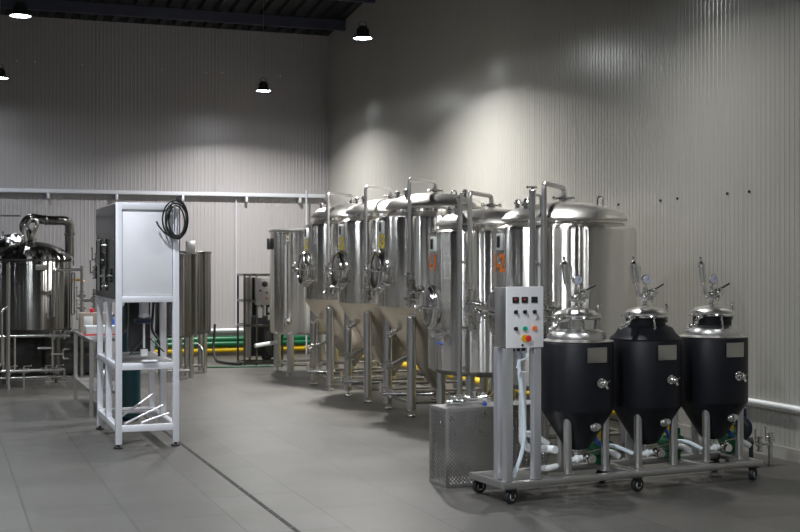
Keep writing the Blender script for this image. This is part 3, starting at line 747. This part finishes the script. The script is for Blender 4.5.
mb = MB(); mb.tube([(.12, .4, 1.25), (.12, .4, 1.0), (.05, .4, .95), (.05, .4, .75)], .014, .05); mb.tube([(.38, .5, 1.25), (.36, .5, .98), (.42, .45, .90), (.42, .45, .75)], .012, .05); mb.tube([(.18, .6, .76), (.30, .4, .95), (.44, .3, .80)], .007, .05); mb.build('feed_lines', 'darkp', t)
MB().box((.34, 1.15, 1.0), (.20, .16, .50), bev=.01).build('added_dark_block', 'darkp', t)  # dark block added in the open bay, stands in for its dark interior
# bits on the left side (levers and sight glass)
mb = MB(); mb.cyl((-.075, .72, 1.34), (-.075, .72, 1.80), .020, 16)
for z in (1.38, 1.75): mb.cyl((-.075, .72, z), (-.03, .72, z), .012, 8)
mb.flange((-.075, .72, 1.80), (0, 0, 1), .03, .02)
mb.build('side_sight_glass', 'fitting', t)
for yy, zz in ((1.1, 1.50), (.38, 1.48), (.95, 1.62)):
    mb = MB(); valve(mb, (-.07, yy, zz), (0, 0, 1), (-1, 0, 0), .022); mb.cyl((-.07, yy, zz), (-.03, yy, zz), .012, 8); mb.build('side_valve', 'fitting', t)

# black cable coil hanging on the machine's front right corner
t = thing('cable_coil', 'black cable coil hanging on the top right corner of the white cabinet', 'cable', (MX+W2-.01, MY-.05, H2-.01))
mb = MB(); rn = random.Random(3)
pts = []
for i in range(5*28):
    a = 2*PI*i/28; k = i/28
    rx = .085+.018*math.sin(k*2.1); rz = .15+.02*math.cos(k*1.7)
    pts.append((rx*math.sin(a)+.012*math.sin(k*3), -.028-.014*math.sin(k*5+a)-.0, -.135+rz*math.cos(a)+.012*math.cos(k*2)))
pts += [(-.02, -.03, -.29), (-.10, -.03, -.25), (-.15, -.03, -.19), (-.17, -.03, -.15)]
mb.tube(pts, .0075, 0, 8); mb.build('cable_loops', 'rubber', t)
MB().tube([(-.03, .045, .0), (-.03, -.01, .018), (-.03, -.055, .0), (-.03, -.055, -.03)], .006, .02, 8).build('hook', 'fitting', t)

# loose tubes lying on the bottom rails
tubes = [((.06, .02, .21), (.46, .50, .30)), ((.03, .20, .235), (.40, .72, .38)), ((.20, .02, .212), (.48, .30, .25)), ((.0, .85, .21), (.49, .83, .21)), ((.0, 1.0, .21), (.49, 1.05, .21))]
tl = ['thin steel tube leaning up in the machine base, longest of the pile', 'thin steel tube leaning steepest in the machine base', 'short thin steel tube at the right of the pile in the machine base', 'thin steel tube lying level across the middle of the machine base', 'thin steel tube lying level at the back of the machine base']
for (a, b), lab in zip(tubes, tl):
    o = MB().cyl(a, b, .010, 12).build('steel_tube', 'frame', loc=(MX, MY, 0)); tag(o, lab, 'tube', 'loose steel tubes in the machine base')

# teal gas cylinder
t = thing('gas_cylinder', 'teal gas cylinder standing behind the machine stand', 'gas cylinder', (1.80, 12.85, 0))
MB().lathe([(.08, 0), (.10, .01), (.115, .03), (.115, 1.0), (.105, 1.07), (.07, 1.14), (.04, 1.18), (.035, 1.22)], n=36).build('cylinder_body', 'teal', t)
MB().lathe([(.03, 1.21), (.03, 1.27), (.015, 1.28), (.015, 1.30)], n=20).cyl((-.05, 0, 1.25), (.03, 0, 1.25), .012).flange((0, 0, 1.305), (0, 0, 1), .03, .014).build('cylinder_valve', 'copper', t)

# ------------------------------------------------------------------ work bench at left
t = thing('work_bench', 'narrow steel work bench between the kettle and the machine', 'table', (1.47, 13.25, 0))
BW, BD, BH = .36, 1.6, .79
MB().box((BW/2, BD/2, BH), (BW+.04, BD+.04, .03), bev=.004).build('bench_top', 'satin', t)
for x in (0, BW):
    for y in (0, BD): MB().box((x, y, BH/2-.01), (.04, .04, BH-.02)).build('leg', 'satin', t, smooth=False)
MB().box((BW/2, BD/2, .25), (BW, BD, .02)).build('lower_shelf', 'satin', t, smooth=False)
t = thing('meter_box', 'small cream instrument box with a red knob on the work bench', 'instrument', (1.60, 14.55, BH+.016))
MB().box((.03, 0, .11), (.30, .18, .22), bev=.008).build('case', 'cardboard', t)
MB().box((-.03, -.094, .12), (.10, .008, .12), bev=.003).build('meter_face', 'white', t)
MB().box((.10, -.094, .12), (.07, .008, .11), bev=.003).build('control_face', 'darkp', t)
MB().lathe([(.02, 0), (.02, .02), (.03, .025), (.03, .04), (0, .045)], (.02, 0, .22), (0, 0, 1), 20).build('red_knob', 'red', t)
t = thing('white_tray', 'white tray with a red rim at the near end of the work bench', 'tray', (1.65, 13.95, BH+.016))
MB().box((0, 0, .055), (.34, .22, .09), bev=.008).build('tray_body', 'white', t)
MB().box((0, 0, .005), (.37, .25, .012), bev=.003).build('red_rim', 'red', t)
t = thing('blue_bottle', 'small blue bottle on the work bench beside the machine leg', 'bottle', (1.42, 15.0, 0.816))
t.location = (1.79, 14.2, .806)
MB().lathe([(.035, 0), (.04, .01), (.04, .14), (.015, .18), (.015, .21)], n=20).build('bottle_body', 'blue', t)
MB().lathe([(.018, .205), (.018, .235)], n=16).build('bottle_cap', 'white', t)
# pump set under the bench near end
t = thing('transfer_pump', 'grey pump unit with pipes standing under the near end of the bench', 'pump', (1.64, 13.55, .262))
mb = MB().lathe([(.04, -.14), (.08, -.12), (.08, .10), (.05, .14)], (0, 0, .12), (0, 1, 0), 24).box((0, 0, .02), (.14, .24, .04)); mb.build('pump_motor', 'satin', t)
MB().tube([(0, -.12, .12), (0, -.17, .12), (0, -.18, .32), (-.12, -.18, .36)], .02, .05).build('pump_pipe', 'fitting', t)
# valve and pipe station on wall side of bench
t = thing('pipe_station', 'upright pipes with valves behind the work bench left of the machine', 'pipes', (1.72, 16.6, 0))
mb = MB(); mb.cyl((0, 0, 0), (0, 0, 1.55), .02, 12); mb.tube([(0, 0, 1.50), (-.35, 0, 1.50), (-.35, 0, .9)], .018, .05); mb.cyl((.16, 0, 0), (.16, 0, 1.25), .02, 12); mb.cyl((0, 0, 1.1), (.45, 0, 1.1), .018, 12); mb.cyl((-.02, 0, .9), (.45, 0, .9), .018, 12); mb.cyl((.16, 0, 1.22), (.42, 0, 1.22), .016, 12)
mb.build('pipes', 'tube', t)
for z in (.86, 1.0, 1.16):
    valve(MB(), (0, 0, z), (0, 0, 1), (-1, 0, 0), .03).build('valve', 'fitting', t); valve(MB(), (.16, -.02, z-.03), (0, 0, 1), (1, 0, 0), .03).build('valve', 'fitting', t)

# ------------------------------------------------------------------ brew kettle at left
KX, KY = 1.13, 17.4
t = thing('brew_kettle', 'dark domed brew kettle with a thick bent vent duct at the left edge', 'kettle', (KX, KY, 0))
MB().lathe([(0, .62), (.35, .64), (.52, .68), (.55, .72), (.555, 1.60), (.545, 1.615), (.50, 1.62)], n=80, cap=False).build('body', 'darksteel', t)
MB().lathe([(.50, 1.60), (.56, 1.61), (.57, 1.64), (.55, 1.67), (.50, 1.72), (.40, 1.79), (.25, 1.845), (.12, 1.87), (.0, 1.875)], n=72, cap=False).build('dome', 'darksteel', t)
for a in (40, 140, 220, 320):
    x, y = .43*math.cos(math.radians(a)), .43*math.sin(math.radians(a))
    MB().cyl((x, y, 0), (x, y, .70), .035, 18).build('leg', 'darksteel', t)
mb = MB().tube([(.0, 0, 1.86), (.0, 0, 1.96), (-.10, 0, 2.06), (-.02, -.02, 2.20), (.18, -.02, 2.16), (.48, .05, 2.16), (.52, .08, 2.10), (.52, .08, 1.55)], .062, .10, 20)
mb.flange((0, 0, 1.90), (0, 0, 1), .085, .03); mb.flange((.52, .08, 1.98), (0, 0, 1), .075, .03); mb.flange((.20, -.01, 2.16), (1, 0, 0), .072, .02)
mb.build('vent_duct', 'darksteel', t)
mb = MB().tube([(-.06, -.10, 1.88), (-.10, -.12, 2.05), (.02, -.12, 2.20), (.10, -.10, 2.12), (.02, -.10, 1.95), (.04, -.06, 1.86)], .028, .10, 14); mb.build('spray_loop', 'fitting', t)
mb = MB().lathe([(.19, 0), (.20, .01), (.20, .03), (.12, .05), (0, .055)], (-.28, -.22, 1.86), (-.25, -.45, 1), 32); mb.cyl((-.12, -.12, 1.80), (-.20, -.15, 1.90), .02); ml = mb.build('manway_lid', 'darksteel', t)
MB().cyl((-.33, -.25, 1.90), (-.36, -.30, 1.99), .012, 10).build('lid_handle', 'fitting', ml)
MB().box((.10, -.552, 1.53), (.14, .01, .07), bev=.002).build('nameplate', 'plate', t)
mb = MB().cyl((.57, -.10, .90), (.57, -.10, 1.45), .014, 10)
for z in (.9, 1.45): mb.cyl((.57, -.10, z), (.53, -.09, z), .012, 8)
mb.build('sight_tube', 'fitting', t)
MB().tube([(.52, .0, 1.36), (.66, -.05, 1.36), (.70, -.05, 1.33)], .018, .03).build('outlet_cock', 'copper', t)
t = thing('dark_filler', 'low dark platform box added behind the brew kettle', 'filler', (.9, 18.5, 0))  # dark box added only to fill the dark area behind the kettle
MB().box((0, 0, .30), (2.6, .7, .56), bev=.01).build('filler_body', 'mirror', t)
MB().box((0, 0, .60), (2.66, .76, .03), bev=.004).build('filler_deck', 'darkp', t)
for x in (-1.2, 0, 1.2): MB().box((x, 0, .012), (.08, .6, .024)).build('filler_foot', 'darkp', t)
# pipe rack in front of the kettle
t = thing('pipe_rack', 'row of low horizontal pipes with valves under the brew kettle', 'pipes', (.55, 16.55, 0))
mb = MB(); mb.cyl((-.05, 0, .66), (1.02, 0, .66), .020, 12); mb.cyl((-.6, 0, .22), (.95, 0, .22), .022, 12); mb.cyl((-.6, .12, .12), (1.0, .12, .12), .018, 12)
for x in (.20, .34, .80): mb.cyl((x, .02, .22), (x, .02, .66), .014, 10)
mb.tube([(.62, 0, .50), (.78, 0, .50)], .015); mb.tube([(1.0, 0, .48), (.93, 0, .48), (.93, 0, .36), (1.0, 0, .36)], .013, .02); mb.tube([(.78, 0, .42), (.94, 0, .42)], .015)
for x in (-.3, .1, .45, .95): mb.cyl((x, .06, 0), (x, .06, .22), .014, 10); mb.cyl((x, 0, .20), (x, .12, .12), .01, 8)
mb.build('pipes', 'tube', t)
for x, z in ((.05, .22), (.28, .22), (.45, .22), (.72, .22), (.85, .22), (.82, .66), (.95, .66)): valve(MB(), (x, 0, z), (1, 0, 0), (0, -.3, 1), .03, .11, .08).build('valve', 'fitting', t)
for x in (.75, .92): valve(MB(), (x, -.1, .08), (1, 0, 0), (0, 0, 1), .028).build('valve', 'fitting', t)
t = thing('platform_post', 'upright steel post with rail beside the kettle at the left edge', 'post', (.80, 16.35, 0))
MB().cyl((0, 0, 0), (0, 0, 1.58), .024, 14).build('post_tube', 'tube', t)
MB().tube([(0, 0, 1.05), (-.08, -.05, 1.0), (-.08, -.05, .30), (-.6, -.05, .30)], .016, .06).build('rail', 'tube', t)
# thin feed pipe high on the wall left
t = thing('wall_pipe', 'thin steel pipe running level from the left edge to the vent duct', 'pipe', (-.9, 18.1, 2.24))
MB().cyl((0, 0, 0), (1.95, 0, 0), .013, 10).build('pipe_run', 'tube', t)

# ------------------------------------------------------------------ pair of small tanks behind the machine
def small_tank(x, y, r, h, label):
    t = thing('hot_liquor_tank', label, 'tank', (x, y, 0), 0, 'narrow steel tanks behind the machine')
    z0 = .56
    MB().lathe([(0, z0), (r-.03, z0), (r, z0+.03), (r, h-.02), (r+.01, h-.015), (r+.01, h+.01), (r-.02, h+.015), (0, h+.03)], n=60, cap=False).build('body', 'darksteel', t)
    for a in (45, 135, 225, 315):
        px, py = r*.85*math.cos(math.radians(a)), r*.85*math.sin(math.radians(a))
        MB().cyl((px, py, 0), (px, py, z0+.02), .035, 16).build('leg', 'tube', t)
    mb = MB().cyl((-r*.85*.7, -r*.85*.7, .10), (r*.85*.7, -r*.85*.7, .10), .02, 10); mb.build('stretcher', 'tube', t)
    q = math.radians(262); d = V((math.cos(q), math.sin(q), 0))
    mb = MB().cyl(d*(r+.04)+V((0, 0, z0+.12)), d*(r+.04)+V((0, 0, h-.12)), .018, 12)
    for z in (z0+.14, h-.14): mb.cyl(d*(r-.01)+V((0, 0, z)), d*(r+.04)+V((0, 0, z)), .012, 8)
    mb.build('sight_tube', 'fitting', t)
    return t
a = small_tank(3.42, 18.15, .30, 1.74, 'narrow dark steel tank, right one of the pair behind the machine')
b = small_tank(3.08, 17.4, .30, 1.70, 'narrow steel tank mostly hidden behind the white cabinet')
MB().box((.18, -.12, 1.80), (.12, .12, .18), bev=.01).build('junction_box', 'satin', b)
MB().tube([(.29, 0, .45), (.36, -.05, .40), (.36, -.08, .12)], .02, .05).build('drain_pipe', 'tube', b)

# ------------------------------------------------------------------ filter unit at the back
t = thing('water_filter_unit', 'dark framed water filter unit with a grey control box near the back wall', 'filter unit', (4.40, 18.9, 0))
mb = MB(); fw, fd, fhh = .60, .45, 1.40
for x in (0, .19, fw):
    for y in (0, fd): mb.box((x, y, fhh/2), (.028, .028, fhh))
for z in (.04, .62, 1.0, fhh):
    for y in (0, fd): mb.box((fw/2, y, z), (fw, .035, .035))
    for x in (0, fw): mb.box((x, fd/2, z), (.035, fd, .035))
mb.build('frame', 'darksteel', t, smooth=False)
c_ = MB().box((.33, -.06, 1.15), (.34, .12, .42), bev=.008).build('control_box', 'satin', t)
MB().lathe([(.045, 0), (.045, .02), (.02, .03)], (.29, -.12, 1.26), (0, -1, 0), 18).build('dial', 'darkp', c_)
for x, z in ((.22, 1.16), (.32, 1.13), (.40, 1.13), (.32, 1.04), (.40, 1.04)): MB().cyl((x, -.12, z), (x, -.135, z), .016, 12).build('button', 'darkp' if z > 1.1 or x > .35 else 'red', c_)
for x, z in ((.24, .82), (.40, .86), (.40, .74)): MB().box((x, -.02, z), (.07, .03, .16 if x < .3 else .08), bev=.004).build('flow_meter', 'white', t)
mb = MB()
for x in (.06, .12, .26, .34): mb.cyl((x, .15, .12), (x, .15, 1.36), .036, 16)
mb.build('filter_tubes', 'satin', t)
MB().box((.36, .20, .45), (.44, .20, .62), bev=.01).build('pump_housing', 'darkp', t)
MB().box((.30, .28, 1.0), (.50, .04, .72)).build('back_plate', 'mirror', t)
MB().lathe([(.06, 0), (.08, .02), (.08, .40), (.05, .46), (.05, .5)], (.38, .12, .08), n=24).build('pump', 'darkp', t)
MB().tube([(.30, -.03, .60), (.30, -.05, .30), (.38, -.05, .14), (.55, -.05, .14)], .018, .06).build('pump_hose', 'rubber', t)
hose([(4.15, 19.9, .60), (4.12, 19.9, .20), (4.10, 19.6, .03), (4.2, 19.2, .025), (4.34, 18.85, .03)], .02, 'rubber', 'drain_hose', 'black hose hanging down left of the water filter unit', 'hose', .1)
hose([(3.75, 18.75, .012), (4.2, 18.65, .012), (4.9, 18.5, .012)], .012, 'green', 'garden_hose', 'thin green hose lying on the floor before the filter unit', 'hose', .1)

# ------------------------------------------------------------------ wall services
t = thing('cable_tray', 'galvanised cable tray on brackets along the back wall', 'cable tray', (0, YB, 2.73))
mb = MB(); mb.box(((XL+XR)/2+.5, -.07, 0), (XR-XL-1.2, .12, .008)); mb.box(((XL+XR)/2+.5, -.128, .03), (XR-XL-1.2, .004, .06)); mb.box(((XL+XR)/2+.5, -.012, .03), (XR-XL-1.2, .004, .06))
mb.build('tray', 'tray', t, smooth=False)
mb = MB(); x = .1
while x < 6.3: mb.box((x, -.131, .035), (.04, .003, .014)); x += .09
mb.bm.free()
for x in (.55, 1.65, 2.75, 3.85, 4.95, 5.9): MB().box((x, -.065, -.05), (.04, .12, .09), bev=.004).build('bracket', 'tray', t)
for name, z, r, m, lab, off in (('wall_pipe', .43, .032, 'white', 'white plastic pipe along the foot of the back wall', .06), ('wall_pipe', .28, .055, 'green', 'upper green pipe along the foot of the back wall', .09), ('wall_pipe', .20, .05, 'green', 'lower green pipe along the foot of the back wall', .12), ('wall_pipe', .10, .045, 'yellow', 'yellow pipe along the foot of the back wall', .10)):
    o = MB().cyl((2.9, YB-off, z), (XR-.15, YB-off, z), r, 16).build(name, m); tag(o, lab, 'pipe')
for z, r, m, lab, off, y0 in ((.43, .026, 'white', 'white plastic pipe along the foot of the right wall', .05, 3.0), (.28, .05, 'green', 'green pipe along the right wall behind the tanks', .08, 10.2), (.10, .045, 'yellow', 'yellow pipe along the right wall behind the tanks', .08, 10.2)):
    o = MB().cyl((XR-off, y0, z), (XR-off, YB-.25, z), r, 16).build('wall_pipe', m); tag(o, lab, 'pipe')
o = MB().cyl((4.78, YB-.03, .50), (4.78, YB-.03, 2.68), .013, 10).build('conduit', 'tray'); tag(o, 'thin grey conduit down the back wall above the filter unit', 'conduit')
o = MB().cyl((6.0, YB-.16, .0), (6.0, YB-.16, 2.85), .014, 10).build('conduit', 'tray'); tag(o, 'thin grey conduit standing in front of the cable tray near the room corner', 'conduit')
# bolts in the right wall and pale clips on the back wall
def wall_r(px, py):
    u = (px-400)/1250; dx = .3453+u*.9385; dy = .9385-u*.3453; dz = (262-py)/1250; k = XR/dx; return (k*dy, 1.6+k*dz)
for px, py, dsc in ((619, 204.5, 'leftmost'), (661, 200.5, 'second from the left'), (678, 198.5, 'third from the left'), (728, 193.5, 'fourth from the left'), (750, 191.5, 'rightmost')):
    y, z = wall_r(px, py)
    o = MB().lathe([(.012, -.004), (.012, .008), (.008, .012), (0, .013)], (0, 0, 0), (-1, 0, 0), 14).build('wall_bolt', 'darkp', loc=(XR-.006, y, z)); tag(o, 'dark bolt in the right wall, %s of the five' % dsc, 'bolt', 'dark bolts in the right wall')
def wall_b(px, py):
    u = (px-400)/1250; dx = .3453+u*.9385; dy = .9385-u*.3453; dz = (262-py)/1250; k = YB/dy; return (k*dx, 1.6+k*dz)
for px, py, dsc in ((17, 61, 'first from the left'), (35, 62, 'second from the left'), (82, 65, 'third from the left'), (162, 70, 'fourth from the left'), (205.5, 72.5, 'fifth from the left'), (222, 73, 'just left of the hanging lamp'), (280, 76, 'right of the hanging lamp')):
    x, z = wall_b(px, py)
    o = MB().lathe([(.014, -.004), (.014, .02), (0, .022)], (0, 0, 0), (0, -1, 0), 12).build('wall_clip', 'white', loc=(x, YB-.006, z)); tag(o, 'tiny pale clip high on the back wall, %s' % dsc, 'clip', 'pale clips on the back wall')

# ------------------------------------------------------------------ world, camera
w = bpy.data.worlds.new('world'); S.world = w; w.use_nodes = True
w.node_tree.nodes['Background'].inputs[0].default_value = (.5, .55, .6, 1); w.node_tree.nodes['Background'].inputs[1].default_value = .02
cam = bpy.data.cameras.new('camera'); co = bpy.data.objects.new('camera', cam); C.objects.link(co)
co.location = (0, 0, 1.6); co.rotation_euler = (PI/2, 0, -math.radians(20.2))
cam.lens = 1250*36/800; cam.sensor_width = 36; cam.shift_y = -4/800; cam.clip_end = 200
S.camera = co
S.view_settings.view_transform = 'Standard'; S.view_settings.look = 'None'
S.view_settings.gamma = 1; S.view_settings.use_curve_mapping = False
S.view_settings.exposure = -1.5
S.cycles.use_denoising = True
S.cycles.max_bounces = 8
